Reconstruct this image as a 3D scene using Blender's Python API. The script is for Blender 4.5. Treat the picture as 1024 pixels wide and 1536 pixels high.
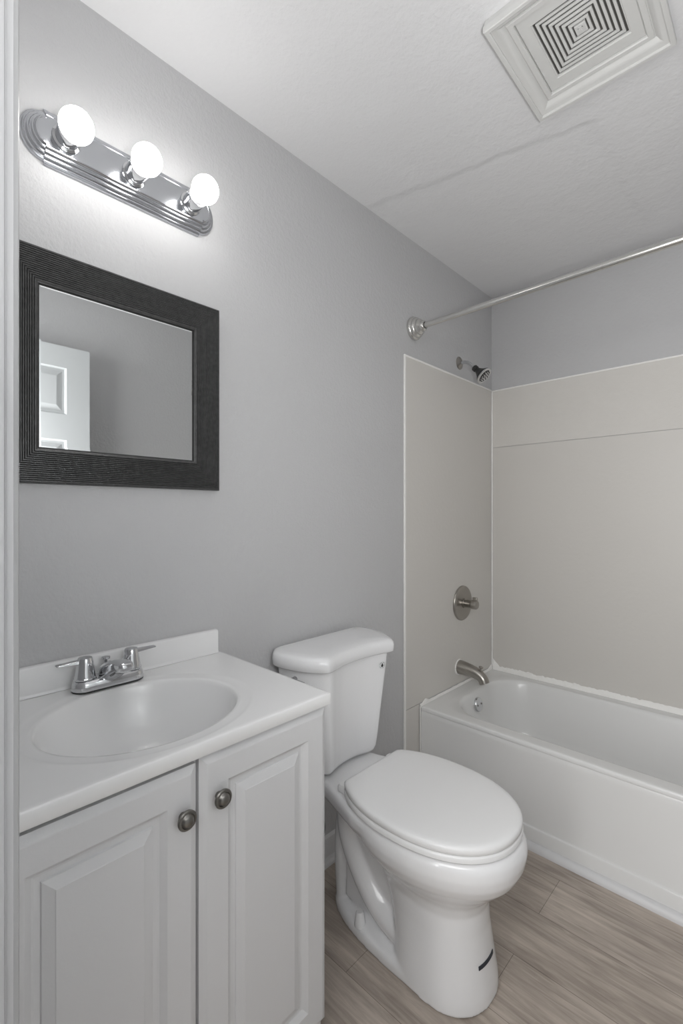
import bpy, math, random
from math import sin, cos, pi, radians, sqrt
from mathutils import Vector, noise, Matrix

# ------------------------------------------------------------------ clear
for o in list(bpy.data.objects):
    bpy.data.objects.remove(o)
S = bpy.context.scene
COL = S.collection
random.seed(4)

# ------------------------------------------------------------------ camera
cam_d = bpy.data.cameras.new('camera')
cam = bpy.data.objects.new('camera', cam_d)
COL.objects.link(cam)
cam_d.sensor_fit = 'VERTICAL'
cam_d.sensor_height = 36.0
cam_d.lens = 700.0 / 1536.0 * 36.0
cam_d.shift_y = 2.0 / 1536.0
cam_d.clip_start = 0.01
cam.location = (1.196, -2.454, 1.241)
cam.rotation_euler = (pi / 2, 0, radians(43.8))
S.camera = cam

# ------------------------------------------------------------------ light, exposure
BULB = 15.0
HALL_FILL = 30.0
SIDE_FILL = 56.0
WORLD = 0.3
DOORWAY_FILL = 11.2
S.view_settings.view_transform = 'Standard'
S.view_settings.look = 'None'
S.view_settings.gamma = 1.0
S.view_settings.use_curve_mapping = False
S.view_settings.exposure = 0.06
w = bpy.data.worlds.new('world')
S.world = w
w.use_nodes = True
w.node_tree.nodes['Background'].inputs['Color'].default_value = (1, 1, 1, 1)
w.node_tree.nodes['Background'].inputs['Strength'].default_value = WORLD
ld = bpy.data.lights.new('hall_fill', 'AREA')  # fill lamp added in the unseen hall to brighten the room
ld.shape = 'RECTANGLE'
ld.size = 1.6
ld.size_y = 1.2
ld.energy = HALL_FILL
lo = bpy.data.objects.new('hall_fill', ld)
COL.objects.link(lo)
lo.location = (1.25, -3.35, 2.25)
lo.rotation_euler = (radians(62), 0, radians(8))

sd = bpy.data.lights.new('hall_side_fill', 'AREA')  # second added fill, shining in through the doorway from the hall's left
sd.shape = 'RECTANGLE'
sd.size = 1.6
sd.size_y = 1.2
sd.energy = SIDE_FILL
so_ = bpy.data.objects.new('hall_side_fill', sd)
COL.objects.link(so_)
so_.location = (0.45, -3.2, 1.4)
so_.rotation_euler = Vector((0.75, 1, 0.1)).to_track_quat('-Z', 'Y').to_euler()
# added fill lamp just inside the doorway, out of view, aimed up and forward
fd = bpy.data.lights.new('doorway_fill', 'AREA')
fd.shape = 'DISK'
fd.size = 0.2
fd.energy = DOORWAY_FILL
fo = bpy.data.objects.new('doorway_fill', fd)
COL.objects.link(fo)
fo.location = (1.32, -2.25, 1.3)
fo.rotation_euler = Vector((-0.1, 0.7, 0.6)).to_track_quat('-Z', 'Y').to_euler()


# ------------------------------------------------------------------ materials
def lin(c):
    c = c / 255.0
    return c / 12.92 if c <= 0.04045 else ((c + 0.055) / 1.055) ** 2.4


def rgb(r, g=None, b=None):
    if g is None:
        g = b = r
    return (lin(r), lin(g), lin(b), 1)


def mat(name, col, rough=0.5, metal=0.0, spec=0.5, coat=0.0):
    m = bpy.data.materials.new(name)
    m.use_nodes = True
    p = m.node_tree.nodes['Principled BSDF']
    p.inputs['Base Color'].default_value = col
    p.inputs['Roughness'].default_value = rough
    p.inputs['Metallic'].default_value = metal
    p.inputs['Specular IOR Level'].default_value = spec
    p.inputs['Coat Weight'].default_value = coat
    return m


def nd(m, t, **kw):
    n = m.node_tree.nodes.new(t)
    for k, v in kw.items():
        setattr(n, k, v)
    return n


def lk(m, a, b):
    m.node_tree.links.new(a, b)


def noise_bump(m, layers, strength=1.0, extra=None):
    """layers: list of (scale, detail, height in metres)"""
    tc = nd(m, 'ShaderNodeTexCoord')
    p = m.node_tree.nodes['Principled BSDF']
    prev = None
    for sc, det, h in layers:
        n = nd(m, 'ShaderNodeTexNoise')
        n.inputs['Scale'].default_value = sc
        n.inputs['Detail'].default_value = det
        n.inputs['Roughness'].default_value = 0.55
        lk(m, tc.outputs['Object'], n.inputs['Vector'])
        mu = nd(m, 'ShaderNodeMath', operation='MULTIPLY')
        mu.inputs[1].default_value = h
        lk(m, n.outputs['Fac'], mu.inputs[0])
        out = mu.outputs[0]
        if prev is not None:
            ad = nd(m, 'ShaderNodeMath', operation='ADD')
            lk(m, prev, ad.inputs[0])
            lk(m, out, ad.inputs[1])
            out = ad.outputs[0]
        prev = out
    if extra is not None:
        ad = nd(m, 'ShaderNodeMath', operation='ADD')
        lk(m, prev, ad.inputs[0])
        lk(m, extra(m, tc), ad.inputs[1])
        prev = ad.outputs[0]
    b = nd(m, 'ShaderNodeBump')
    b.inputs['Strength'].default_value = strength
    b.inputs['Distance'].default_value = 1.0
    lk(m, prev, b.inputs['Height'])
    lk(m, b.outputs['Normal'], p.inputs['Normal'])
    return m


def ceiling_patch(m, tc):
    """slightly proud drywall repair: a step of 1.5 mm along wobbling lines"""
    sx = nd(m, 'ShaderNodeSeparateXYZ')
    lk(m, tc.outputs['Object'], sx.inputs[0])
    n = nd(m, 'ShaderNodeTexNoise')
    n.inputs['Scale'].default_value = 7
    n.inputs['Detail'].default_value = 4
    lk(m, tc.outputs['Object'], n.inputs['Vector'])

    def step(sock, edge, sgn, width=0.016, wob=0.06):
        a = nd(m, 'ShaderNodeMath', operation='MULTIPLY_ADD')
        lk(m, n.outputs['Fac'], a.inputs[0])
        a.inputs[1].default_value = wob
        lk(m, sock, a.inputs[2])
        r = nd(m, 'ShaderNodeMapRange', interpolation_type='SMOOTHSTEP')
        lk(m, a.outputs[0], r.inputs['Value'])
        e = edge + wob * 0.5
        r.inputs['From Min'].default_value = e - width
        r.inputs['From Max'].default_value = e + width
        r.inputs['To Min'].default_value = 0 if sgn > 0 else 1
        r.inputs['To Max'].default_value = 1 if sgn > 0 else 0
        return r.outputs[0]
    # y - 0.2 x > edge  (line runs a little askew)
    sk = nd(m, 'ShaderNodeMath', operation='MULTIPLY_ADD')
    lk(m, sx.outputs['X'], sk.inputs[0])
    sk.inputs[1].default_value = -0.22
    lk(m, sx.outputs['Y'], sk.inputs[2])
    a = step(sk.outputs[0], -1.06, 1)
    b = step(sx.outputs['X'], 0.765, -1)
    mu = nd(m, 'ShaderNodeMath', operation='MULTIPLY')
    lk(m, a, mu.inputs[0])
    lk(m, b, mu.inputs[1])
    m2 = nd(m, 'ShaderNodeMath', operation='MULTIPLY')
    lk(m, mu.outputs[0], m2.inputs[0])
    m2.inputs[1].default_value = -0.0030
    return m2.outputs[0]


M = {}
M['wall'] = noise_bump(mat('wall_paint', rgb(194, 194, 195), 0.5, spec=0.35),
                       [(70, 3, 0.0019), (150, 3, 0.0008), (9, 2, 0.002)])
M['ceiling'] = noise_bump(mat('ceiling_paint', rgb(228, 228, 229), 0.7, spec=0.3),
                          [(34, 4, 0.0018), (95, 3, 0.0009), (6, 2, 0.004)], extra=ceiling_patch)
M['trimwhite'] = mat('trim_paint', rgb(216, 216, 217), 0.4)
M['doorwhite'] = mat('door_paint', rgb(198, 201, 202), 0.45)
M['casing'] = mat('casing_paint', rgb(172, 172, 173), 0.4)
M['cabinet'] = noise_bump(mat('cabinet_paint', rgb(212, 212, 213), 0.45, spec=0.4), [(260, 2, 0.00012)])
M['dark'] = mat('shadow_gap', rgb(70), 0.8)
M['counter'] = mat('cultured_marble', rgb(238, 238, 238), 0.22, coat=0.3)
M['porcelain'] = mat('porcelain', rgb(236, 236, 237), 0.14, coat=0.3)
M['seat'] = mat('seat_plastic', rgb(236, 236, 236), 0.25)
M['tub'] = mat('tub_enamel', rgb(228, 228, 227), 0.22)
M['surround'] = noise_bump(mat('surround_panel', rgb(213, 210, 205), 0.42, spec=0.4), [(55, 2, 0.0006)])
M['surround_cloth'] = noise_bump(mat('surround_panel_upper', rgb(217, 214, 209), 0.55, spec=0.3),
                                 [(170, 3, 0.0012), (60, 2, 0.001)])
M['caulk'] = noise_bump(mat('caulk', rgb(244, 243, 240), 0.5), [(90, 3, 0.003)])
M['chrome'] = mat('chrome', rgb(214, 215, 217), 0.08, 1.0)
M['chrome_plate'] = mat('chrome_plate', rgb(196, 198, 202), 0.16, 1.0)
M['nickel'] = mat('brushed_nickel', rgb(170, 166, 160), 0.3, 1.0)
M['pewter'] = mat('pewter', rgb(128, 126, 122), 0.36, 1.0)
M['rodmetal'] = mat('satin_rod', rgb(214, 213, 210), 0.25, 1.0)
M['black'] = mat('black_plastic', rgb(44), 0.4)
M['nozzle'] = mat('nozzle_rubber', rgb(60), 0.6)
M['mirror'] = mat('mirror_silver', rgb(238, 240, 240), 0.015, 1.0)
M['lip'] = mat('mirror_lip', rgb(28), 0.5)
M['hose'] = mat('braided_hose', rgb(150), 0.4, 0.6)
M['tape'] = mat('navy_tape', rgb(36, 42, 52), 0.5)
M['ink'] = mat('ink', rgb(48), 0.5)
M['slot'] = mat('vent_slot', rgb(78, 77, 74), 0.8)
M['ventwhite'] = noise_bump(mat('vent_plastic', rgb(214, 214, 212), 0.45), [(300, 2, 0.0002)])


def frame_mat():
    m = mat('charcoal_wood', rgb(66), 0.36, spec=0.6)
    p = m.node_tree.nodes['Principled BSDF']
    tc = nd(m, 'ShaderNodeTexCoord')
    n = nd(m, 'ShaderNodeTexNoise')
    n.inputs['Scale'].default_value = 90
    n.inputs['Detail'].default_value = 4
    lk(m, tc.outputs['Object'], n.inputs['Vector'])
    r = nd(m, 'ShaderNodeValToRGB')
    r.color_ramp.elements[0].position = 0.35
    r.color_ramp.elements[0].color = rgb(58)
    r.color_ramp.elements[1].position = 0.75
    r.color_ramp.elements[1].color = rgb(76)
    lk(m, n.outputs['Fac'], r.inputs['Fac'])
    lk(m, r.outputs['Color'], p.inputs['Base Color'])
    return m


M['frame'] = frame_mat()


def bulb_mat():
    m = mat('lit_bulb', rgb(250), 0.3)
    p = m.node_tree.nodes['Principled BSDF']
    p.inputs['Emission Color'].default_value = (1.0, 0.985, 0.96, 1)
    p.inputs['Emission Strength'].default_value = BULB
    return m


M['bulb'] = bulb_mat()
M['bulbneck'] = mat('bulb_neck', rgb(235), 0.4)


def floor_mat():
    m = mat('vinyl_plank', rgb(130, 120, 112), 0.42, spec=0.35)
    p = m.node_tree.nodes['Principled BSDF']
    tc = nd(m, 'ShaderNodeTexCoord')
    mp = nd(m, 'ShaderNodeMapping')
    mp.inputs['Location'].default_value = (-0.636 + 12.2, 0.805 + 0.1825 * 40, 0)
    lk(m, tc.outputs['Object'], mp.inputs['Vector'])
    b = nd(m, 'ShaderNodeTexBrick')
    b.offset = 0.25
    b.offset_frequency = 2
    b.inputs['Scale'].default_value = 1.0
    b.inputs['Brick Width'].default_value = 1.22
    b.inputs['Row Height'].default_value = 0.1825
    b.inputs['Mortar Size'].default_value = 0.0008
    b.inputs['Mortar Smooth'].default_value = 0.3
    b.inputs['Color1'].default_value = rgb(188, 177, 166)
    b.inputs['Color2'].default_value = rgb(199, 188, 177)
    b.inputs['Mortar'].default_value = rgb(128, 118, 110)
    lk(m, mp.outputs[0], b.inputs['Vector'])
    # long grain
    mg = nd(m, 'ShaderNodeMapping')
    mg.inputs['Scale'].default_value = (2.2, 26, 1)
    lk(m, tc.outputs['Object'], mg.inputs['Vector'])
    g = nd(m, 'ShaderNodeTexNoise')
    g.inputs['Scale'].default_value = 2.2
    g.inputs['Detail'].default_value = 8
    g.inputs['Roughness'].default_value = 0.65
    g.inputs['Distortion'].default_value = 0.8
    lk(m, mg.outputs[0], g.inputs['Vector'])
    gr = nd(m, 'ShaderNodeValToRGB')
    gr.color_ramp.elements[0].position = 0.32
    gr.color_ramp.elements[0].color = (0.50, 0.48, 0.46, 1)
    gr.color_ramp.elements[1].position = 0.62
    gr.color_ramp.elements[1].color = (1.0, 1.0, 1.0, 1)
    lk(m, g.outputs['Fac'], gr.inputs['Fac'])
    mf = nd(m, 'ShaderNodeMapping')
    mf.inputs['Scale'].default_value = (3.0, 9, 1)
    lk(m, tc.outputs['Object'], mf.inputs['Vector'])
    c = nd(m, 'ShaderNodeTexNoise')
    c.inputs['Scale'].default_value = 1.3
    c.inputs['Detail'].default_value = 3
    lk(m, mf.outputs[0], c.inputs['Vector'])
    cr = nd(m, 'ShaderNodeValToRGB')
    cr.color_ramp.elements[0].position = 0.3
    cr.color_ramp.elements[0].color = (0.74, 0.73, 0.73, 1)
    cr.color_ramp.elements[1].position = 0.7
    cr.color_ramp.elements[1].color = (1.1, 1.1, 1.1, 1)
    lk(m, c.outputs['Fac'], cr.inputs['Fac'])
    m1 = nd(m, 'ShaderNodeMix', data_type='RGBA', blend_type='MULTIPLY')
    m1.inputs['Factor'].default_value = 0.75
    lk(m, b.outputs['Color'], m1.inputs['A'])
    lk(m, gr.outputs['Color'], m1.inputs['B'])
    m2 = nd(m, 'ShaderNodeMix', data_type='RGBA', blend_type='MULTIPLY')
    m2.inputs['Factor'].default_value = 1.0
    lk(m, m1.outputs['Result'], m2.inputs['A'])
    lk(m, cr.outputs['Color'], m2.inputs['B'])
    lk(m, m2.outputs['Result'], p.inputs['Base Color'])
    bp = nd(m, 'ShaderNodeBump')
    bp.inputs['Strength'].default_value = 0.5
    bp.inputs['Distance'].default_value = 0.001
    lk(m, g.outputs['Fac'], bp.inputs['Height'])
    lk(m, bp.outputs['Normal'], p.inputs['Normal'])
    return m


M['floor'] = floor_mat()

# ------------------------------------------------------------------ mesh helpers
WLOC = {}


class MB:
    """collects shapes in WORLD coordinates; build() links one mesh object"""

    def __init__(s):
        s.v = []
        s.f = []

    def add(s, vs, fs):
        n = len(s.v)
        s.v += [tuple(v) for v in vs]
        s.f += [tuple(i + n for i in f) for f in fs]
        return s

    def box(s, x0, x1, y0, y1, z0, z1):
        vs = [(x, y, z) for z in (z0, z1) for y in (y0, y1) for x in (x0, x1)]
        return s.add(vs, [(0, 2, 3, 1), (4, 5, 7, 6), (0, 1, 5, 4), (2, 6, 7, 3), (0, 4, 6, 2), (1, 3, 7, 5)])

    def loft(s, rings, cap0=True, cap1=True, closed=True, wrap=False):
        n = len(rings[0])
        vs = [p for r in rings for p in r]
        fs = []
        R = len(rings)
        for i in range(R if wrap else R - 1):
            j = (i + 1) % R
            for k in range(n if closed else n - 1):
                l = (k + 1) % n
                fs.append((i * n + k, i * n + l, j * n + l, j * n + k))
        if cap0:
            fs.append(tuple(reversed(range(n))))
        if cap1:
            fs.append(tuple(range((R - 1) * n, R * n)))
        return s.add(vs, fs)

    def lathe(s, origin, axis, prof, n=40, cap0=True, cap1=True):
        """prof: list of (distance along axis, radius)"""
        o = Vector(origin)
        a = Vector(axis).normalized()
        u = a.orthogonal().normalized()
        v = a.cross(u)
        rings = [[o + a * d + (u * cos(2 * pi * k / n) + v * sin(2 * pi * k / n)) * max(r, 1e-5) for k in range(n)] for d, r in prof]
        return s.loft(rings, cap0, cap1)

    def tube(s, path, rad, n=16, ry=None, cap=True):
        P = [Vector(p) for p in path]
        R = rad if isinstance(rad, (list, tuple)) else [rad] * len(P)
        R2 = ry if ry else R
        rings = []
        ref = None
        for i, p in enumerate(P):
            t = (P[min(i + 1, len(P) - 1)] - P[max(i - 1, 0)]).normalized()
            if ref is None:
                ref = t.orthogonal().normalized() if abs(t.y) > .9 else Vector((0, 1, 0))
            u = (ref - t * ref.dot(t)).normalized()
            ref = u
            v = t.cross(u)
            rings.append([p + u * cos(2 * pi * k / n) * R2[i] + v * sin(2 * pi * k / n) * R[i] for k in range(n)])
        return s.loft(rings, cap, cap)

    def build(s, name, m, parent=None, loc=None, smooth=True, angle=38, bevel=0, seg=2):
        o = mesh_obj(name, s.v, s.f, m, parent, loc, smooth, angle)
        if bevel:
            b = o.modifiers.new('bevel', 'BEVEL')
            b.width = bevel
            b.segments = seg
            b.limit_method = 'ANGLE'
            b.angle_limit = radians(40)
            b.harden_normals = False
        return o


def mesh_obj(name, vs, fs, m, parent=None, loc=None, smooth=True, angle=38):
    base = Vector(WLOC[parent.name]) if parent is not None else Vector((0, 0, 0))
    if loc is None:
        loc = tuple(base)
    L = Vector(loc)
    me = bpy.data.meshes.new(name)
    me.from_pydata([tuple(Vector(v) - L) for v in vs], [], fs)
    me.update()
    import bmesh
    bm = bmesh.new()
    bm.from_mesh(me)
    bmesh.ops.recalc_face_normals(bm, faces=bm.faces)
    bm.to_mesh(me)
    bm.free()
    return link_mesh(name, me, m, parent, L, smooth, angle)


def link_mesh(name, me, m, parent, L, smooth=True, angle=38):
    base = Vector(WLOC[parent.name]) if parent is not None else Vector((0, 0, 0))
    o = bpy.data.objects.new(name, me)
    COL.objects.link(o)
    me.materials.append(m)
    if smooth:
        me.polygons.foreach_set('use_smooth', [True] * len(me.polygons))
        if angle < 180:
            me.set_sharp_from_angle(angle=radians(angle))
    if parent is not None:
        o.parent = parent
    o.location = Vector(L) - base
    WLOC[o.name] = tuple(L)
    return o


def thing(name, label, cat, loc, group=None):
    o = bpy.data.objects.new(name, None)
    o.empty_display_size = 0.05
    COL.objects.link(o)
    o.location = loc
    WLOC[o.name] = tuple(loc)
    return tag(o, label, cat, group)


def tag(o, label, cat, group=None):
    o['label'] = label
    o['category'] = cat
    if group:
        o['group'] = group
    return o


def struct(o, label, cat):
    o['kind'] = 'structure'
    o['label'] = label
    o['category'] = cat
    return o


def rect_loop(x0, x1, y0, y1, z, fix='z'):
    pts = [(x0, y0), (x1, y0), (x1, y1), (x0, y1)]
    return [(a, b, z) for a, b in pts]


def yz_rect(x, y0, y1, z0, z1):
    return [(x, y0, z0), (x, y1, z0), (x, y1, z1), (x, y0, z1)]


def rrect(x0, x1, y0, y1, r, z, k=10):
    """rounded rectangle in xy, r may be 4 radii (x1y1, x0y1, x0y0, x1y0)"""
    if not isinstance(r, (tuple, list)):
        r = [r] * 4
    out = []
    cs = [(x1, y1, 0, -1, -1), (x0, y1, pi / 2, 1, -1), (x0, y0, pi, 1, 1), (x1, y0, 1.5 * pi, -1, 1)]
    for (cx, cy, a0, sx, sy), rr in zip(cs, r):
        for i in range(k + 1):
            a = a0 + pi / 2 * i / k
            out.append((cx + sx * rr + rr * cos(a), cy + sy * rr + rr * sin(a), z))
    return out


def spl(pts, n=8, closed=False):
    """Catmull-Rom through pts"""
    P = [Vector(p) for p in pts]
    out = []
    N = len(P)
    for i in range(N if closed else N - 1):
        if closed:
            a, b, c, d = P[i - 1], P[i], P[(i + 1) % N], P[(i + 2) % N]
        else:
            a, b, c, d = P[max(i - 1, 0)], P[i], P[i + 1], P[min(i + 2, N - 1)]
        for k in range(n):
            t = k / n
            out.append(0.5 * (2 * b + (c - a) * t + (2 * a - 5 * b + 4 * c - d) * t * t + (3 * b - a - 3 * c + d) * t ** 3))
    if not closed:
        out.append(P[-1].copy())
    return out


# ================================================================== ROOM SHELL
XC = 1.53       # right wall
YD = -2.366     # front wall (with the door) inner face
YO = -2.486     # its hall face
CH = 2.44
JX0, JX1 = 0.72, 1.435   # door opening between jambs
struct(MB().box(-0.12, 2.3, -4.2, 0.12, -0.06, 0).build('floor', M['floor'], smooth=False),
       'grey brown wood-look vinyl plank floor', 'floor')
struct(MB().box(-0.12, XC + 0.12, YO, 0.12, CH, CH + 0.06).build('ceiling', M['ceiling'], smooth=False),
       'white textured ceiling with a patched area above the tub', 'ceiling')
struct(MB().box(-0.12, 0, YO, 0.12, 0, CH).build('wall_left', M['wall'], smooth=False),
       'grey textured wall behind vanity and toilet', 'wall')
struct(MB().box(0, XC, 0, 0.12, 0, CH).build('wall_back', M['wall'], smooth=False),
       'grey wall along the far side of the tub', 'wall')
struct(MB().box(XC, XC + 0.12, YO, 0.12, 0, CH).build('wall_right', M['wall'], smooth=False),
       'plain grey wall opposite the vanity, seen in the mirror', 'wall')
wf = MB()
wf.box(0, JX0 - 0.018, YO, YD, 0, CH)
wf.box(JX0 - 0.018, JX1 + 0.018, YO, YD, 2.085, CH)
wf.box(JX1 + 0.018, XC, YO, YD, 0, CH)
struct(wf.build('wall_front', M['wall'], smooth=False), 'grey wall around the bathroom doorway', 'wall')

# door casing + jamb (left edge of the picture)
cas = [(JX0, YD - 0.12), (JX0, YD - 0.0045), (JX0 - 0.001, YD - 0.001), (JX0 - 0.004, YD + 0.0002),
       (JX0 - 0.0055, YD + 0.002), (JX0 - 0.0052, YD + 0.0065), (JX0 - 0.0075, YD + 0.0085), (JX0 - 0.009, YD + 0.0105),
       (JX0 - 0.013, YD + 0.0123), (JX0 - 0.028, YD + 0.0125), (JX0 - 0.032, YD + 0.010), (JX0 - 0.062, YD + 0.012),
       (JX0 - 0.066, YD + 0.008), (JX0 - 0.066, YD + 0.0002), (JX0 - 0.0175, YD + 0.0002), (JX0 - 0.0175, YD - 0.12)]
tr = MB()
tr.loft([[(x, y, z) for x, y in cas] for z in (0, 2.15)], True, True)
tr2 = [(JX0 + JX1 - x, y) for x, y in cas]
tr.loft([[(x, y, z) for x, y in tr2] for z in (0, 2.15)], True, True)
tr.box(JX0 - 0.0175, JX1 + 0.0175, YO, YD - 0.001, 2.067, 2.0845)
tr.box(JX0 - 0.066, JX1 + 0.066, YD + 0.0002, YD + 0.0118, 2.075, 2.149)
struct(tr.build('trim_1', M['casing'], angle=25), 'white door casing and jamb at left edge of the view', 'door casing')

# open six panel door against the right wall (shows in the mirror)
def door_panel_leaf():
    m = MB()
    x0, x1 = 1.40, 1.435
    y0, y1 = -2.335, -1.625
    z0, z1 = 0.012, 2.062
    # face towards the room with recessed / raised panels
    ys = [y0, y0 + .115, y0 + .3, y1 - .3, y1 - .105, y1]
    zs = [z0, z0 + .22, z0 + .80, z0 + .97, z0 + 1.59, z0 + 1.715, z1 - .105, z1]
    zp = [(1, 2), (3, 4), (5, 6)]
    for i in range(5):
        for j in range(7):
            a, b, c, d = ys[i], ys[i + 1], zs[j], zs[j + 1]
            if i in (1, 3) and j in (1, 3, 5):
                rings = [yz_rect(x0 + dx, a + o, b - o, c + o, d - o) for o, dx in
                         ((0, 0), (.008, .009), (.018, .009), (.042, .002), (.045, .0015))]
                m.loft(rings, False, True)
            else:
                m.add(yz_rect(x0, a, b, c, d), [(0, 1, 2, 3)])
    m.add(yz_rect(x0, y0, y1, z0, z1) + yz_rect(x1, y0, y1, z0, z1),
          [(4, 5, 6, 7), (0, 1, 5, 4), (1, 2, 6, 5), (2, 3, 7, 6), (3, 0, 4, 7)])
    return m


dr = door_panel_leaf().build('door_1', M['doorwhite'], loc=(1.42, -2.335, 0.012), smooth=False)
struct(dr, 'white six panel door standing open, reflected in the mirror', 'door')

# baseboards
bb = MB()
prof = [(0, 0.0), (.030, 0.0), (.029, .010), (.024, .017), (.014, .021), (.0125, .07), (.009, .083), (0, .09)]
bb.loft([[(x + .0003, y, z) for x, z in prof] for y in (-1.715, -0.822)])
struct(bb.build('baseboard_left', M['trimwhite'], angle=30), 'white baseboard with shoe moulding behind the toilet', 'baseboard')
br = MB()
br.loft([[(XC - .0003 - x, y, z) for x, z in prof] for y in (-2.352, -0.735)])
struct(br.build('baseboard_right', M['trimwhite'], angle=30), 'white baseboard along the wall behind the open door', 'baseboard')

# quarter round along the tub
q = MB()
qp = [(0, 0)] + [(.021 * cos(a), .024 * sin(a)) for a in [i * pi / 2 / 7 for i in range(8)]]
q.loft([[(x, -0.7145 - dy, .0003 + dz) for dy, dz in qp] for x in (0.034, XC - 0.032)])
struct(q.build('trim_2', M['trimwhite'], angle=40), 'white quarter round trim on floor along the tub apron', 'trim')

# ================================================================== SHOWER SURROUND
YP = -0.817
sur = thing('side_shower_panel', 'narrow warm grey wall panel behind the tub spout and shower valve', 'shower panel', (0, -.4, 0.0005))
sub = thing('back_shower_panel', 'wide warm grey wall panel along the long side of the tub', 'shower panel', (.76, 0, 0.372))
MB().box(.0003, .0035, YP + .004, -.0127, .392, 1.918).build('side_panel', M['surround'], sur, smooth=False)
MB().box(.0003, .0032, YP + .004, -.7085, .0005, .3890).build('lower_side_panel', M['surround'], sur, smooth=False)
MB().box(.0003, XC - .001, -.0035, -.0003, .372, 1.603).build('lower_back_panel', M['surround'], sub, smooth=False)
MB().box(.0003, XC - .001, -.0046, -.0003, 1.6052, 1.914).build('upper_back_panel', M['surround_cloth'], sub, smooth=False)
MB().box(.0003, .007, YP - .0065, YP + .0050, .0005, 1.9255).build('side_edge_trim', M['caulk'], sur, bevel=.002)
MB().box(.0003, .007, YP + .0052, -.0127, 1.917, 1.925).build('side_top_trim', M['caulk'], sur, bevel=.002)
MB().box(.0003, XC - .001, -.007, -.0003, 1.9135, 1.9215).build('back_top_trim', M['caulk'], sub, bevel=.002)
cc = MB()
path = []
for i in range(60):
    z = .385 + (1.916 - .385) * i / 59
    path.append((.0062, -.0072, z))
cc.tube(path, [.0048 + .0005 * noise.noise((0, 0, p[2] * 30)) + 0 for p in path], 10)
cc.build('corner_caulk', M['caulk'], sub, angle=180)
# ragged caulk smear along the tub, on the back wall and the end wall
cb = MB()
rings = []
nn = 360
for i in range(nn + 1):
    x = .0115 + (XC - .017) * i / nn
    e = noise.noise((x * 22, 3, 0)) * .5 + noise.noise((x * 70, 8, 0)) * .4
    h = .013 + .014 * e + .05 * max(0, 1 - x / .05) ** 1.5
    if x > .9:
        h *= .85
    d = .0048 + .002 * e
    rings.append([(x, -.0036, .3724), (x, -.0036, .390 + h), (x, -.0048, .389 + h), (x, -.0036 - d, .390), (x, -.0122, .381), (x, -.0122, .3724)])
cb.loft(rings)
cb.build('back_caulk', M['caulk'], sub, angle=60)
ce = MB()
rings = []
for i in range(121):
    y = -.0130 - (.692) * i / 120
    e = noise.noise((y * 30, 1, 5)) * .5 + noise.noise((y * 80, 2, 0)) * .4
    h = .003 + .003 * e + .012 * max(0, 1 - abs(y + .66) / .03) + .02 * max(0, 1 + y / .05)
    rings.append([(.0036, y, .372), (.0036, y, .386 + h), (.0056, y, .385 + h), (.0106, y, .3805), (.0106, y, .372)])
ce.loft(rings)
ce.build('end_caulk', M['caulk'], sur, angle=60)
MB().tube([(.0070, -.7045, .002), (.0070, -.7045, .375)], .0036, 12).build('apron_caulk', M['caulk'], sur)

# ================================================================== BATHTUB
tub = thing('bathtub', 'white alcove bathtub with a straight apron along the back wall', 'bathtub', (.76, -.36, 0))
X0, X1, Y0, Y1 = .0112, XC - .004, -.707, -.0127
tb = MB()


def tr_ring(x0, x1, y0, y1, r, z):
    return rrect(x0, x1, y0, y1, r, z, 12)


R = []
R.append(tr_ring(X0, X1, Y0 + .010, Y1, .004, .3610))
R.append(tr_ring(X0, X1, Y0 + .003, Y1, .004, .3618))
R.append(tr_ring(X0, X1, Y0 + .0004, Y1, .005, .3632))
R.append(tr_ring(X0, X1, Y0, Y1, .006, .3660))
R.append(tr_ring(X0, X1, Y0 + .0004, Y1, .007, .3755))
R.append(tr_ring(X0, X1, Y0 + .0025, Y1, .009, .3788))
R.append(tr_ring(X0 + .004, X1 - .004, Y0 + .007, Y1 - .007, .012, .3800))
R.append(tr_ring(X0 + .012, X1 - .012, Y0 + .018, Y1 - .018, .02, .3801))
R.append(tr_ring(X0 + .05, X1 - .05, Y0 + .055, Y1 - .05, .10, .3800))
ix0, ix1, iy0, iy1 = .098, 1.44, -.636, -.072
rr = (.14, .17, .17, .14)
R.append(tr_ring(ix0 - .010, ix1 + .01, iy0 - .010, iy1 + .010, [a + .01 for a in rr], .3795))
R.append(tr_ring(ix0 - .004, ix1 + .004, iy0 - .004, iy1 + .004, rr, .3770))
R.append(tr_ring(ix0, ix1, iy0, iy1, rr, .371))
R.append(tr_ring(ix0 + .004, ix1 - .006, iy0 + .004, iy1 - .004, rr, .36))
R.append(tr_ring(ix0 + .016, ix1 - .05, iy0 + .020, iy1 - .016, rr, .28))
R.append(tr_ring(ix0 + .035, ix1 - .14, iy0 + .040, iy1 - .035, rr, .15))
R.append(tr_ring(ix0 + .055, ix1 - .20, iy0 + .060, iy1 - .055, rr, .09))
R.append(tr_ring(ix0 + .09, ix1 - .25, iy0 + .095, iy1 - .09, rr, .068))
R.append(tr_ring(ix0 + .15, ix1 - .32, iy0 + .16, iy1 - .15, (.1, .1, .1, .1), .062))
tb.loft(R, False, True)
tb.build('basin', M['tub'], tub, angle=50)
ap = MB()
app = [(-.690, .3606), (-.7025, .3606), (-.7050, .356), (-.7055, .34), (-.7055, .078), (-.7068, .0745), (-.7115, .072), (-.7138, .068), (-.7138, .0005), (-.690, .0005)]
ap.loft([[(x, y, z) for y, z in app] for x in (X0 + .001, X1 - .001)])
ap.build('apron', M['tub'], tub, angle=30)
ov = MB()
OC = Vector((.1095, -.372, .318))
OA = Vector((1, 0, .2))
ov.lathe(OC, OA, [(0, .0335), (.006, .0335), (.010, .031), (.0115, .026), (.0115, 0)], 40)
ovo = ov.build('overflow_plate', M['chrome'], tub)
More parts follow.
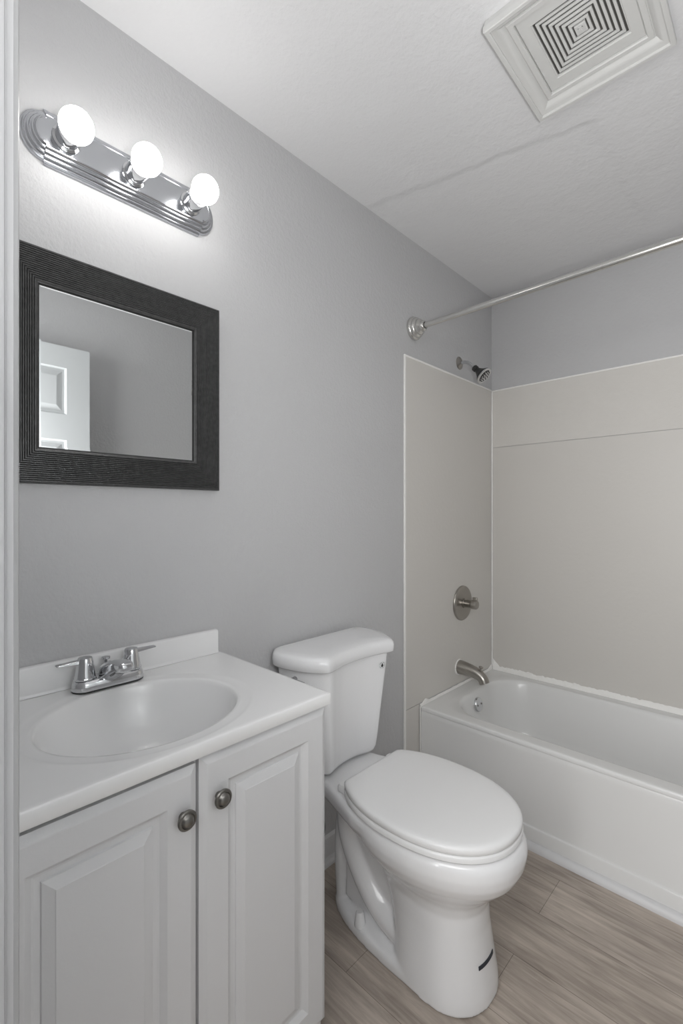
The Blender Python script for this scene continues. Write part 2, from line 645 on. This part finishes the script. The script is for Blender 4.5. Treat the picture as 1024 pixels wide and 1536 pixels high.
u = Vector((0, 1, 0))
vv = OA.normalized().cross(u).normalized()
for s in (-1, 1):
    c = OC + OA.normalized() * .0115 + u * .018 * s
    MB().lathe(c, OA, [(0, .0045), (.002, .004), (.0024, 0)], 14).build('screw', M['pewter'], ovo)
dn = MB()
dn.lathe((.24, -.355, .0622), (0, 0, 1), [(0, .03), (.003, .029), (.004, .02), (.004, 0)], 30)
dn.build('drain', M['chrome'], tub)

# tub spout
sp = thing('tub_spout', 'brushed nickel tub spout with pull-up diverter below the shower valve', 'tub spout', (.0036, -.363, .472))
pa = spl([(.004, -.363, .474), (.03, -.363, .474), (.07, -.363, .469), (.105, -.363, .461), (.130, -.363, .446), (.141, -.363, .424)], 6)
ra = []
for i in range(len(pa)):
    t = i / (len(pa) - 1)
    ra.append(.036 - .0115 * min(1, t * 1.4))
sb = MB()
sb.tube(pa, ra, 24)
sb.build('spout_body', M['nickel'], sp)
sk = MB()
sk.lathe((.116, -.363, .470), (.25, 0, 1), [(0, .0055), (.024, .005), (.026, .0105), (.031, .0105), (.033, .007), (.0332, 0)], 20)
sk.build('diverter_knob', M['nickel'], sp)
sr = MB()
sr.lathe((.0037, -.363, .473), (1, 0, 0), [(0, .039), (.003, .0385), (.006, .034), (.006, .031)], 36)
sr.build('caulk_ring', M['caulk'], sp)

# shower valve
va = thing('shower_valve', 'round brushed nickel shower valve plate with projecting handle', 'shower valve', (.0036, -.333, .789))
vb = MB()
vb.lathe((.0036, -.333, .789), (1, 0, 0), [(0, .087), (.006, .087), (.010, .084), (.0125, .076), (.014, .05), (.0145, .024), (.022, .0235), (.0225, 0)], 56)
vb.build('escutcheon', M['nickel'], va)
vh = MB()
vh.lathe((.026, -.333, .789), (1, 0, 0), [(0, .019), (.03, .018), (.034, .020), (.036, .0225), (.058, .0225), (.062, .019), (.063, 0)], 36)
vho = vh.build('handle', M['nickel'], va)
vl = MB()
vl.loft([[(x, -.333 + a, .789 + .012 + b) for a, b in ((-hw, 0), (hw, 0), (hw, .024), (-hw, .024))] for x, hw in ((.065, .006), (.075, .008), (.088, .006))])
vl.build('lever', M['nickel'], vho, bevel=.002)

# shower head
sh = thing('wall_shower', 'black and chrome shower head on a bent arm above the panel', 'shower head', (.0003, -.352, 1.995))
se = MB()
se.lathe((.0003, -.352, 1.995), (1, 0, 0), [(0, .032), (.003, .031), (.008, .023), (.012, .013), (.012, 0)], 36)
se.build('wall_flange', M['nickel'], sh)
pa = spl([(.008, -.352, 1.995), (.03, -.352, 1.994), (.055, -.352, 1.982), (.085, -.352, 1.953)], 6)
MB().tube(pa, .0085, 16).build('arm', M['chrome'], sh)
hd = MB()
ho = Vector((.080, -.352, 1.957))
ha = Vector((.72, 0.02, -.70)).normalized()
hd.lathe(ho, ha, [(0, .012), (.004, .0155), (.018, .0155), (.021, .012), (.024, .013), (.036, .018), (.052, .027), (.066, .039), (.072, .041)], 40, True, True)
hdo = hd.build('head_shell', M['black'], sh)
hf = MB()
hf.lathe(ho + ha * .0722, ha, [(0, .0412), (.004, .0415), (.006, .039), (.0065, .033), (.005, .031), (.0055, 0)], 40)
hf.build('face_ring', M['chrome'], hdo)
hn = MB()
hu = ha.orthogonal().normalized()
hv = ha.cross(hu)
for rr_, k_ in ((.008, 5), (.018, 9), (.027, 14)):
    for k in range(k_):
        a = 2 * pi * k / k_
        hn.lathe(ho + ha * .0777 + (hu * cos(a) + hv * sin(a)) * rr_, ha, [(0, .0032), (.0015, .0028), (.002, 0)], 10)
hn.build('nozzles', M['nozzle'], hdo)

# shower rod
rz, ryy = 2.052, -.753
rod = thing('shower_rod', 'satin metal shower curtain rod with round end flanges', 'shower rod', (.0003, ryy, rz))
MB().tube([(.03, ryy, rz), (XC - .03, ryy, rz + .004)], .0118, 24).build('tube', M['rodmetal'], rod)
fl = [(0, .048), (.004, .050), (.012, .050), (.017, .047), (.019, .043), (.027, .0425), (.031, .039), (.033, .0345), (.041, .0335), (.046, .028), (.048, .0225), (.060, .0215), (.063, .019), (.064, .0145), (.060, .0135)]
MB().lathe((.0003, ryy, rz), (1, 0, 0), fl, 48, True, False).build('flange', M['rodmetal'], rod)
MB().lathe((XC - .0003, ryy, rz + .004), (-1, 0, 0), fl, 48, True, False).build('flange', M['rodmetal'], rod)
MB().lathe((.0615, ryy, rz), (1, 0, 0), [(0, .0135), (.004, .0135), (.004, .012)], 24, True, False).build('rubber_collar', M['black'], rod)

# ================================================================== VANITY
VY0, VY1 = -2.353, -1.726
VX = .434
van = thing('vanity_cabinet', 'pale grey vanity cabinet with two raised panel doors', 'cabinet', (.22, (VY0 + VY1) / 2, 0))
cb_ = MB()
cb_.box(.0315, VX - .001, VY0, VY0 + .016, .0005, .8155)
cb_.box(.0315, VX - .001, VY1 - .016, VY1, .0005, .8155)
cb_.box(.032, VX - .002, VY0 + .016, VY1 - .016, .085, .10)
cb_.box(.032, .040, VY0 + .016, VY1 - .016, .10, .8155)
cb_.box(VX - .018, VX, VY0 + .0161, VY1 - .0161, .76, .8155)
cb_.box(VX - .018, VX, VY0 + .0161, VY1 - .0161, .0005, .125)
cb_.box(VX - .018, VX, -2.06, -2.015, .125, .76)
cb_.build('carcass', M['cabinet'], van, smooth=False)


def cab_door(name, y0, y1, z0, z1):
    m = MB()
    xb = VX + .001
    T = .018
    pr = [(0, 0), (0, T - .0075), (.003, T - .006), (.012, T - .0005), (.014, T), (.055, T), (.0565, T - .0012), (.0645, T - .0095), (.068, T - .0105),
          (.0755, T - .0100), (.077, T - .0070), (.092, T - .0014), (.0932, T - .0004), (.096, T - .0004)]
    m.loft([yz_rect(xb + dx, y0 + o, y1 - o, z0 + o, z1 - o) for o, dx in pr])
    return m.build(name, M['cabinet'], van, angle=12)


d1 = cab_door('door', VY0 + .002, -2.0405, .114, .804)
d2 = cab_door('door', -2.0345, VY1 - .0005, .114, .809)


def knob(y, z, par):
    m = MB()
    x = VX + .019
    m.lathe((x, y, z), (1, 0, 0), [(0, .007), (.004, .006), (.009, .0065), (.012, .013), (.0145, .0165), (.0175, .017), (.0195, .0155), (.0198, .0125), (.0188, .0118),
                                  (.0195, .0108), (.0225, .0095), (.0245, .0065), (.025, 0)], 40)
    m.build('knob', M['pewter'], par)


knob(-2.069, .727, d1)
knob(-2.000, .733, d2)

# countertop with oval basin
ctop = thing('sink_counter', 'white moulded vanity top with oval basin and backsplash', 'countertop', (.23, -2.04, .806))
CX0, CX1, CY0, CY1, CZ = .0015, .460, -2.3545, -1.722, .843
N = 128
SXc, SYc, SA, SB = .247, -2.045, .166, .192


def rect_ring(x0, x1, y0, y1, z):
    cx, cy = SXc, SYc
    pts = []
    for k in range(N):
        a = 2 * pi * k / N
        dx, dy = cos(a) * SA, sin(a) * SB
        t = min(((x1 - cx) / dx) if dx > 1e-9 else 1e9, ((x0 - cx) / dx) if dx < -1e-9 else 1e9,
                ((y1 - cy) / dy) if dy > 1e-9 else 1e9, ((y0 - cy) / dy) if dy < -1e-9 else 1e9)
        pts.append([cx + dx * t, cy + dy * t, z])
    for c in ((x0, y0), (x1, y0), (x1, y1), (x0, y1)):
        k = min(range(N), key=lambda i: (pts[i][0] - c[0]) ** 2 + (pts[i][1] - c[1]) ** 2)
        pts[k][0], pts[k][1] = c
    return [tuple(p) for p in pts]


def oval(s, z, ox=0.0, sy=None):
    sy = s if sy is None else sy
    return [(SXc + ox + SA * s * cos(2 * pi * k / N), SYc + SB * sy * sin(2 * pi * k / N), z) for k in range(N)]


ct = MB()
rg = [rect_ring(CX0 + .01, CX1 - .012, CY0 + .0, CY1 - .008, CZ - .027),
      rect_ring(CX0, CX1 - .002, CY0, CY1 - .001, CZ - .027), rect_ring(CX0, CX1, CY0, CY1, CZ - .0245),
      rect_ring(CX0, CX1, CY0, CY1, CZ - .008), rect_ring(CX0, CX1, CY0, CY1, CZ - .003), rect_ring(CX0, CX1 - .0009, CY0, CY1 - .0009, CZ - .0009),
      rect_ring(CX0, CX1 - .003, CY0, CY1 - .003, CZ), rect_ring(CX0 + .001, CX1 - .010, CY0 + .001, CY1 - .010, CZ)]
rg += [oval(1.20, CZ, .002), oval(1.17, CZ, .004), oval(1.15, CZ - .0006, .004), oval(1.12, CZ - .0016, .003), oval(1.05, CZ - .0024), oval(1.015, CZ - .0030), oval(1.0, CZ - .0055), oval(.985, CZ - .012),
       oval(.95, CZ - .031), oval(.89, CZ - .060), oval(.79, CZ - .088, -.004), oval(.64, CZ - .113, -.01), oval(.46, CZ - .129, -.018),
       oval(.28, CZ - .138, -.026), oval(.14, CZ - .141, -.03)]
ct.loft(rg, False, True)
ct.build('basin_top', M['counter'], ctop, angle=50)
bs = MB()
bp = [(.0015, CZ + .0003), (.0215, CZ + .0003), (.0195, CZ + .004), (.0185, CZ + .009), (.0180, CZ + .060), (.016, CZ + .0645), (.012, CZ + .066), (.0015, CZ + .066)]
bs.loft([[(x, y, z) for x, z in bp] for y in (CY0, CY1 - .012)])
bs.build('backsplash', M['counter'], ctop, bevel=.0015)
dr_ = MB()
dr_.lathe((SXc - .03, SYc, CZ - .1408), (0, 0, 1), [(0, .022), (.002, .0215), (.0025, .016), (.004, .014), (.005, 0)], 28)
dr_.build('drain', M['chrome'], ctop)

# faucet
FX, FY = .052, -2.044
fa = thing('faucet', 'chrome two handle centerset faucet on the vanity top', 'faucet', (FX, FY, CZ))


def stad(hl, hd, z, k=14):
    out = []
    for i in range(k + 1):
        a = -pi / 2 + pi * i / k
        out.append((FX + hd * sin(a) , FY + (hl - hd) + hd * cos(a), z))
    for i in range(k + 1):
        a = pi / 2 + pi * i / k
        out.append((FX + hd * sin(a), FY - (hl - hd) + hd * cos(a), z))
    return out


f0 = MB()
f0.loft([stad(.078, .0265, CZ + .0003), stad(.078, .0265, CZ + .0035)])
f0.build('gasket', M['black'], fa)
f1 = MB()
f1.loft([stad(.078, .027, CZ + .0036), stad(.0785, .0275, CZ + .006), stad(.0775, .0265, CZ + .018), stad(.074, .0235, CZ + .0235), stad(.068, .019, CZ + .026)])
f1.build('base', M['chrome'], fa)
# spout: wedge that climbs out of the base and ends in a rounded nose
sp_ = MB()
secs = []
for x, zb, zt, hw in ((FX - .016, .012, .032, .020), (FX - .004, .012, .046, .024), (FX + .012, .012, .056, .0255), (FX + .032, .020, .064, .0235),
                      (FX + .055, .034, .070, .021), (FX + .080, .046, .0735, .0185), (FX + .096, .050, .0735, .0165), (FX + .104, .053, .071, .014), (FX + .107, .057, .067, .009)):
    ring = []
    cz, hh = (zb + zt) / 2, (zt - zb) / 2
    for k in range(28):
        a = 2 * pi * k / 28
        ca, sa = cos(a), sin(a)
        e = 0.62
        ring.append((x, FY + hw * math.copysign(abs(ca) ** e, ca), CZ + cz + hh * math.copysign(abs(sa) ** e, sa)))
    secs.append(ring)
sp_.loft(secs)
sp_.build('spout', M['chrome'], fa, angle=50)
lr = MB()
lr.lathe((FX - .019, FY, CZ + .02), (0, 0, 1), [(0, .0035), (.032, .0035), (.034, .0065), (.036, .0095), (.040, .0095), (.041, .008), (.041, 0)], 20)
lr.build('lift_rod', M['chrome'], fa)


def fhandle(sy):
    m = MB()
    y = FY + sy * .051
    m.lathe((FX, y, CZ + .0262), (0, 0, 1), [(0, .0225), (.003, .0235), (.004, .0215), (.030, .0175), (.044, .0155), (.047, .014), (.048, 0)], 32)
    h = m.build('handle', M['chrome'], fa)
    l = MB()
    secs = []
    for d, hw, th, z in ((.008, .008, .004, .0655), (.02, .0075, .0035, .0660), (.042, .0085, .0020, .0665), (.055, .0085, .0014, .0668), (.059, .006, .001, .0668)):
        secs.append([(FX - hw, y + sy * d, CZ + z - th), (FX + hw, y + sy * d, CZ + z - th), (FX + hw * .8, y + sy * d, CZ + z + th), (FX - hw * .8, y + sy * d, CZ + z + th)])
    l.loft(secs)
    l.build('lever', M['chrome'], h, bevel=.0008)


fhandle(-1)
fhandle(1)

# ================================================================== MIRROR
MY0, MY1, MZ0, MZ1 = -2.255, -1.731, 1.306, 1.822
mi = thing('mirror', 'square wall mirror in a wide ridged charcoal frame', 'mirror', (.001, (MY0 + MY1) / 2, MZ0))
pr = [(0, .001), (0, .018), (.002, .0205)]
nr = 16
for i in range(nr):
    a = .003 + (.074 - .003) * i / nr
    wd = (.074 - .003) / nr
    base = .0225 - .004 * (i / nr)
    pr += [(a, base - .0022), (a + wd * .3, base + .0004), (a + wd * .7, base + .0004)]
pr += [(.0745, .018), (.076, .0165), (.0775, .016)]
fm = MB()
fm.loft([yz_rect(dx, MY0 + o, MY1 - o, MZ0 + o, MZ1 - o) for o, dx in pr], True, False)
fm.build('frame', M['frame'], mi, angle=20)
lm = MB()
lm.loft([yz_rect(dx, MY0 + o, MY1 - o, MZ0 + o, MZ1 - o) for o, dx in ((.0778, .0158), (.079, .0150), (.0805, .0115))], False, False)
lm.build('inner_lip', M['lip'], mi, smooth=False)
gm = MB()
gm.loft([yz_rect(dx, MY0 + o, MY1 - o, MZ0 + o, MZ1 - o) for o, dx in ((.078, .002), (.078, .0113), (.0835, .0116), (.0845, .0116))])
gm.build('glass', M['mirror'], mi, smooth=False)

# ================================================================== VANITY LIGHT
LY, LZ = -1.977, 2.076
vlt = thing('vanity_light', 'chrome three bulb light bar above the mirror', 'vanity light', (.0005, LY, LZ))


def bar_ring(hh, e, d, a=.188, notch=.007, k=12):
    """outline in (y,z): straight middle, notched, rounded ends"""
    hc = hh - notch
    out = []
    for sy in (1, -1):
        for i in range(k + 1):
            t = -pi / 2 + pi * i / k
            y = a + e * cos(t)
            z = hc * sin(t)
            out.append((d, LY + sy * y, LZ + sy * z))
        out.append((d, LY + sy * a, LZ + sy * hh))
        out.append((d, LY - sy * a, LZ + sy * hh))
    return out


lb = MB()
lv = [(.0610, .0455, .0006), (.0610, .0455, .004), (.0590, .0435, .0075), (.0560, .0405, .009), (.0545, .039, .0092), (.0535, .0380, .0125), (.0510, .0355, .0158), (.0480, .0325, .0168),
      (.0465, .031, .017), (.0455, .030, .0200), (.0435, .028, .0232), (.0405, .025, .0242), (.0390, .0235, .0244), (.0380, .0225, .0272), (.0355, .020, .0298), (.0335, .018, .0302)]
lb.loft([bar_ring(h, e, d) for h, e, d in lv], True, False)
fp = [bar_ring(.0335, .018, .0302), bar_ring(.0325, .017, .0296)]
lb.loft(fp, False, True)
lb.build('backplate', M['chrome_plate'], vlt, angle=30)
for yy, bz, bx in ((-2.127, LZ - .010, .101), (-1.977, LZ - .002, .104), (-1.827, LZ + .001, .107)):
    s = MB()
    s.lathe((.0297, yy, LZ), (1, 0, 0), [(0, .0290), (.003, .0285), (.006, .0240), (.020, .0235), (.0207, .0248), (.040, .0248), (.042, .0240), (.042, .0175)], 36, True, True)
    so = s.build('socket', M['chrome'], vlt)
    nk = MB()
    nk.lathe((.066, yy, LZ), (bx - .066, 0, bz - LZ), [(0, .0150), (.006, .0165), (bx - .094, .019)], 28, True, True)
    nk.build('bulb_neck', M['bulbneck'], so)
    b = MB()
    br_ = .0340
    pf = [(-br_ * cos(t), br_ * sin(t)) for t in [radians(36) + (pi - radians(36)) * i / 18 for i in range(19)]]
    b.lathe((bx, yy, bz), (bx - .04, 0, bz - LZ), pf, 36)
    b.build('light_bulb', M['bulb'], vlt, angle=180)

# ================================================================== CEILING VENT
VCX, VCY = .826, -1.216
ve = thing('ceiling_vent', 'white ceiling vent with concentric square slots in a moulded frame', 'vent', (VCX, VCY, CH))
va_ = MB()
hx, hy = .168, .180


def vring(o, drop):
    return [(VCX + sx * (hx - o), VCY + sy * (hy - o), CH - drop) for sx, sy in ((-1, -1), (1, -1), (1, 1), (-1, 1))]


va_.loft([vring(o, d) for o, d in ((.004, .0004), (.001, .014), (0, .017), (0, .030), (.002, .0315), (.010, .0315), (.012, .030), (.0125, .0265), (.015, .0255), (.022, .0235), (.030, .0185), (.035, .0125),
                                  (.037, .0105), (.0385, .0105), (.039, .0135), (.041, .0150), (.051, .0145), (.0525, .012), (.053, .0005))], False, False)
va_.build('frame', M['ventwhite'], ve, angle=25)
gv = MB()
gx, gy = .1145, .1265


def gring(hx_, hy_, drop):
    return [(VCX + sx * hx_, VCY + sy * hy_, CH - drop) for sx, sy in ((-1, -1), (1, -1), (1, 1), (-1, 1))]


gv.loft([gring(gx, gy, .0004), gring(gx, gy, .006), gring(gx - .002, gy - .002, .008), gring(.088, .094, .008), gring(.0865, .0925, .005), gring(.0845, .0905, .0048), gring(.0845, .0905, .0008)], False, False)
# concentric louvre rings
nrg = 6
ox, oy = .0845, .0905
step_x, step_y = .0113, .0121
for i in range(nrg):
    a, b = ox - .0055 - i * step_x, oy - .0055 - i * step_y
    w_ = .0062
    gv.loft([gring(a, b, .0008), gring(a, b, .0044), gring(a - .0008, b - .0008, .005), gring(a - w_ + .0008, b - w_ + .0008, .005), gring(a - w_, b - w_, .0044), gring(a - w_, b - w_, .0008)], False, False)
gv.loft([gring(.0125, .014, .0008), gring(.0125, .014, .0046), gring(.0112, .0127, .0054), gring(.0095, .011, .0056)], False, True)
gv.build('grille', M['ventwhite'], ve, smooth=False)
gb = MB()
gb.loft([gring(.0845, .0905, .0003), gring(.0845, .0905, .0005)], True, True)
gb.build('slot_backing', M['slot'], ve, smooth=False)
# faint embossed mark on the centre button
gl = MB()
for (ax, ay, bx, by) in ((-.006, -.006, -.004, .007), (-.006, -.006, .005, -.004), (.003, -.006, .005, .007), (-.001, -.002, .001, .007)):
    gl.box(VCX + ax, VCX + bx, VCY + ay, VCY + by, CH - .0061, CH - .0056)
gl.build('embossed_mark', M['ventwhite'], ve, smooth=False)

# ================================================================== TOILET
TY = -1.335
to = thing('toilet', 'white two piece toilet with elongated bowl and closed lid', 'toilet', (.4, TY, 0))
NS = 72


def egg(xf, xm, xb, w, z, ef=2.1, eb=2.1, clip=None):
    """closed curve around; front semi xf-xm, back semi xm-xb"""
    pts = []
    for k in range(NS):
        a = 2 * pi * k / NS
        c, s_ = cos(a), sin(a)
        e = ef if c > 0 else eb
        r = (abs(c) ** e + abs(s_) ** e) ** (-1 / e)
        x = xm + r * c * ((xf - xm) if c > 0 else (xm - xb))
        if clip is not None:
            x = max(x, clip)
        pts.append((x, TY + r * s_ * w, z))
    return pts


PED = [  # z, xf, xm, xb, w, eb
    (.0005, .655, .535, .395, .122, 3.5), (.03, .653, .535, .395, .121, 3.5), (.10, .642, .53, .39, .113, 3.4), (.17, .633, .52, .37, .107, 3.2),
    (.225, .632, .50, .34, .107, 2.8), (.255, .642, .49, .31, .116, 2.4), (.28, .662, .48, .29, .134, 2.2), (.305, .688, .47, .275, .156, 2.1),
    (.33, .711, .465, .26, .177, 2.1), (.355, .724, .46, .25, .189, 2.1), (.38, .729, .46, .24, .194, 2.1), (.402, .727, .46, .235, .192, 2.1),
    (.414, .720, .46, .235, .186, 2.1), (.4195, .707, .46, .24, .175, 2.1)]


def remesh(parts, name, m, parent, voxel=.0042, it=9):
    mb = MB()
    for q_ in parts:
        mb.add(q_.v, q_.f)
    tmp = mesh_obj('tmp', mb.v, mb.f, m, parent)
    md = tmp.modifiers.new('r', 'REMESH')
    md.mode = 'VOXEL'
    md.voxel_size = voxel
    sm = tmp.modifiers.new('s', 'SMOOTH')
    sm.iterations = it
    sm.factor = .5
    dg = bpy.context.evaluated_depsgraph_get()
    me = bpy.data.meshes.new_from_object(tmp.evaluated_get(dg))
    me.name = name
    L = WLOC[tmp.name]
    bpy.data.objects.remove(tmp)
    me.materials.clear()
    return link_mesh(name, me, m, parent, Vector(L), True, 180)


pA = MB().loft([egg(xf, xm, xb, w_, z, 2.15, eb) for z, xf, xm, xb, w_, eb in PED])
# foot flange
pD = MB().loft([egg(.65, .47, .128, .1195, .0005, 2.1, 2.5), egg(.65, .47, .128, .1195, .022, 2.1, 2.5), egg(.647, .47, .132, .1155, .032, 2.1, 2.5), egg(.64, .47, .140, .105, .039, 2.1, 2.5), egg(.6, .47, .165, .06, .047, 2.1, 2.5)])
# deck under the tank, flowing forward into the rim
dk = []
for z, ins in ((.318, .085), (.328, .055), (.342, .030), (.358, .014), (.376, .004), (.398, 0), (.411, .003), (.4175, .012)):
    x0 = .035 + ins * (1.0 if z > .36 else .5)
    pts = [(x0, -.098 + ins * .8), (x0, .098 - ins * .8), (.10, .112 - ins), (.18, .130 - ins), (.25, .152 - ins), (.32, .174 - ins), (.40, .186 - ins), (.48, .186 - ins),
           (.48, -.186 + ins), (.40, -.186 + ins), (.32, -.174 + ins), (.25, -.152 + ins), (.18, -.130 + ins), (.10, -.112 + ins)]
    dk.append([(x, TY + y, z) for x, y in pts])
pB = MB().loft(dk)
# trapway: climbs back from the bowl foot, turns over and drops to the floor
pt = spl([(.50, TY, .062), (.42, TY, .068), (.350, TY, .088), (.292, TY, .130), (.243, TY, .190), (.210, TY, .255), (.20, TY, .33)], 5)
pC = MB().tube(pt, [.060 - .008 * i / len(pt) for i in range(len(pt))], 28, ry=[.096 - .010 * i / len(pt) for i in range(len(pt))])
pt2 = spl([(.20, TY, .37), (.178, TY, .30), (.168, TY, .22), (.168, TY, .12), (.172, TY, .05), (.175, TY, .01)], 5)
pE = MB().tube(pt2, [.038] * len(pt2), 24, ry=[.066] * len(pt2))
pF = MB().loft([[(x, TY + y, z) for x, z in ((.20, .05), (.47, .05), (.47, .33), (.20, .36))] for y in (-.062, .062)])
remesh([pA, pB, pC, pD, pE, pF], 'bowl', M['porcelain'], to)


def lid_out(g, z, clip):
    return egg(.716 - g, .46, .195 + g * .6, .192 - g, z, 2.2, 2.15, clip)


st = MB()
st.loft([lid_out(.012, .4205, .262), lid_out(.003, .4215, .256), lid_out(.0, .4245, .255), lid_out(.0, .434, .255), lid_out(.002, .4375, .256), lid_out(.006, .439, .258)])
st.build('seat', M['seat'], to, angle=40)
ld_ = MB()
ld_.loft([lid_out(.008, .4395, .262), lid_out(.003, .4402, .257), lid_out(.001, .443, .255), lid_out(.001, .453, .255), lid_out(.003, .457, .257), lid_out(.008, .4600, .262), lid_out(.018, .4615, .270), lid_out(.05, .463, .30), lid_out(.12, .464, .36)])
ld_.build('lid', M['seat'], to, angle=40)
for s in (-1, 1):
    h = MB()
    y = TY + s * .112
    h.loft([rrect(.226, .262, y - .016, y + .016, .008, z, 5) for z in (.419, .432)] + [rrect(.229, .259, y - .013, y + .013, .008, .437, 5)])
    h.build('hinge', M['seat'], to)
    c = MB()
    c.lathe((.288, TY + s * .094, .034), (0, 0, 1), [(0, .0165), (.006, .0165), (.036, .0122), (.041, .009), (.0415, 0)], 24)
    c.build('bolt_cap', M['porcelain'], to)

# tank
halfpts = [(.020, .205), (.040, .219), (.070, .2225), (.115, .215), (.160, .199), (.195, .178), (.215, .158), (.217, .140), (.208, .105), (.199, .06), (.196, 0)]


def tank_ring(z, kx=1.0, ky=1.0, gx=0.0, x_off=0.0, n=5):
    pts = [(x, y) for x, y in halfpts] + [(x, -y) for x, y in reversed(halfpts[:-1])]
    sp2 = spl([Vector((x, y, 0)) for x, y in pts], n, closed=False)
    out = []
    for p in sp2:
        out.append((.02 + (p.x - .02) * kx + x_off + gx, TY + p.y * ky, z))
    return out


tk = MB()
tk.loft([tank_ring(.4255, .68, .60), tank_ring(.430, .74, .645), tank_ring(.440, .79, .685), tank_ring(.455, .82, .705), tank_ring(.50, .84, .735), tank_ring(.60, .875, .80), tank_ring(.70, .915, .865), tank_ring(.767, .94, .905)])
tk.build('tank', M['porcelain'], to, angle=50)
tl = MB()
tl.loft([tank_ring(.7675, .97, .96), tank_ring(.769, 1.0, .99), tank_ring(.773, 1.02, 1.01), tank_ring(.793, 1.025, 1.01), tank_ring(.803, 1.01, 1.0), tank_ring(.809, .98, .98), tank_ring(.8125, .93, .945), tank_ring(.815, .8, .85), tank_ring(.816, .5, .5, .03)])
tl.build('tank_lid', M['porcelain'], to, angle=50)
lev = MB()
lev.lathe((.110, TY - .186, .738), (0, -1, 0), [(0, .008), (.006, .008), (.012, .005), (.012, 0)], 20)
lev.tube([(.105, TY - .197, .738), (.13, TY - .198, .737), (.155, TY - .196, .735)], [.004, .0035, .0045], 12)
lev.build('flush_lever', M['chrome'], to)


def tank_x(y, z):
    """front surface of the tank at height z"""
    zs = [(.60, .875, .80), (.70, .915, .865), (.767, .94, .905)]
    for (za, xa, ya), (zb, xb_, yb) in zip(zs, zs[1:]):
        if z <= zb:
            break
    t = (z - za) / (zb - za)
    ring = tank_ring(z, xa + (xb_ - xa) * t, ya + (yb - ya) * t)
    best = 0
    for p, q_ in zip(ring, ring[1:]):
        if min(p[1], q_[1]) <= y <= max(p[1], q_[1]) and abs(p[1] - q_[1]) > 1e-6:
            u_ = (y - p[1]) / (q_[1] - p[1])
            best = max(best, p[0] + (q_[0] - p[0]) * u_)
    return best


def decal(name, outline, m, off=.0009):
    cy = sum(p[0] for p in outline) / len(outline)
    cz = sum(p[1] for p in outline) / len(outline)
    vs = [(tank_x(y, z) + off, y, z) for y, z in outline] + [(tank_x(cy, cz) + off, cy, cz)]
    n = len(outline)
    return mesh_obj(name, vs, [(k, (k + 1) % n, n) for k in range(n)], m, to)


EY, EZ = -1.218, .727
M['sticker'] = mat('clear_sticker', rgb(222, 224, 224), 0.35)
decal('round_sticker', [(EY + .0135 * cos(a), EZ + .0135 * sin(a)) for a in [2 * pi * k / 28 for k in range(28)]], M['sticker'], .0006)
drop = [(EY, EZ + .0080)] + [(EY + .0046 * cos(a), EZ - .002 + .0046 * sin(a)) for a in [radians(40) - radians(260) * k / 14 for k in range(15)]]
decal('droplet_mark', drop, M['ink'], .0012)
M['ink_light'] = mat('ink_light', rgb(150, 152, 152), 0.5)
for k_, (a0, a1) in enumerate(((25, 75), (105, 160), (-35, 10), (200, 250), (270, 310))):
    ang = [radians(a0 + (a1 - a0) * i / 8) for i in range(9)]
    vs = [(tank_x(EY + r_ * cos(a), EZ + r_ * sin(a)) + .0012, EY + r_ * cos(a), EZ + r_ * sin(a)) for r_ in (.0092, .0108) for a in ang]
    mesh_obj('sticker_arc', vs, [(i, i + 1, i + 10, i + 9) for i in range(8)], M['ink_light'], to)


# navy tape strip on the front of the pedestal
def ped_pt(z, a, off=0.0):
    for p, q_ in zip(PED, PED[1:]):
        if p[0] <= z <= q_[0]:
            break
    t = (z - p[0]) / (q_[0] - p[0])
    _, xf, xm, xb, w_, eb = [u_ + (v_ - u_) * t for u_, v_ in zip(p, q_)]
    c_, s_ = cos(a), sin(a)
    e = 2.15 if c_ > 0 else eb
    r = (abs(c_) ** e + abs(s_) ** e) ** (-1 / e)
    return (xm + r * c_ * ((xf - xm) if c_ > 0 else (xm - xb)) + off * c_, TY + r * s_ * w_ + off * s_, z)


vs, fs = [], []
for i in range(15):
    a = -.36 + (.62) * i / 14
    vs += [ped_pt(.0985, a, .0004), ped_pt(.0985, a, .0016), ped_pt(.1075, a, .0016), ped_pt(.1075, a, .0004)]
for i in range(14):
    for k in range(4):
        l_ = (k + 1) % 4
        fs.append((i * 4 + k, i * 4 + l_, i * 4 + 4 + l_, i * 4 + 4 + k))
fs += [(0, 1, 2, 3), (56, 57, 58, 59)]
mesh_obj('tape_strip', vs, fs, M['tape'], to)

# supply hose hanging from the tank, behind the vanity side
hp = spl([(.030, TY - .165, .19), (.055, TY - .160, .185), (.085, TY - .125, .172), (.100, TY - .085, .178), (.100, TY - .060, .215), (.095, TY - .075, .28), (.09, TY - .085, .36)], 8)
MB().tube([tuple(p) for p in hp], .0065, 12).build('supply_hose', M['hose'], to)
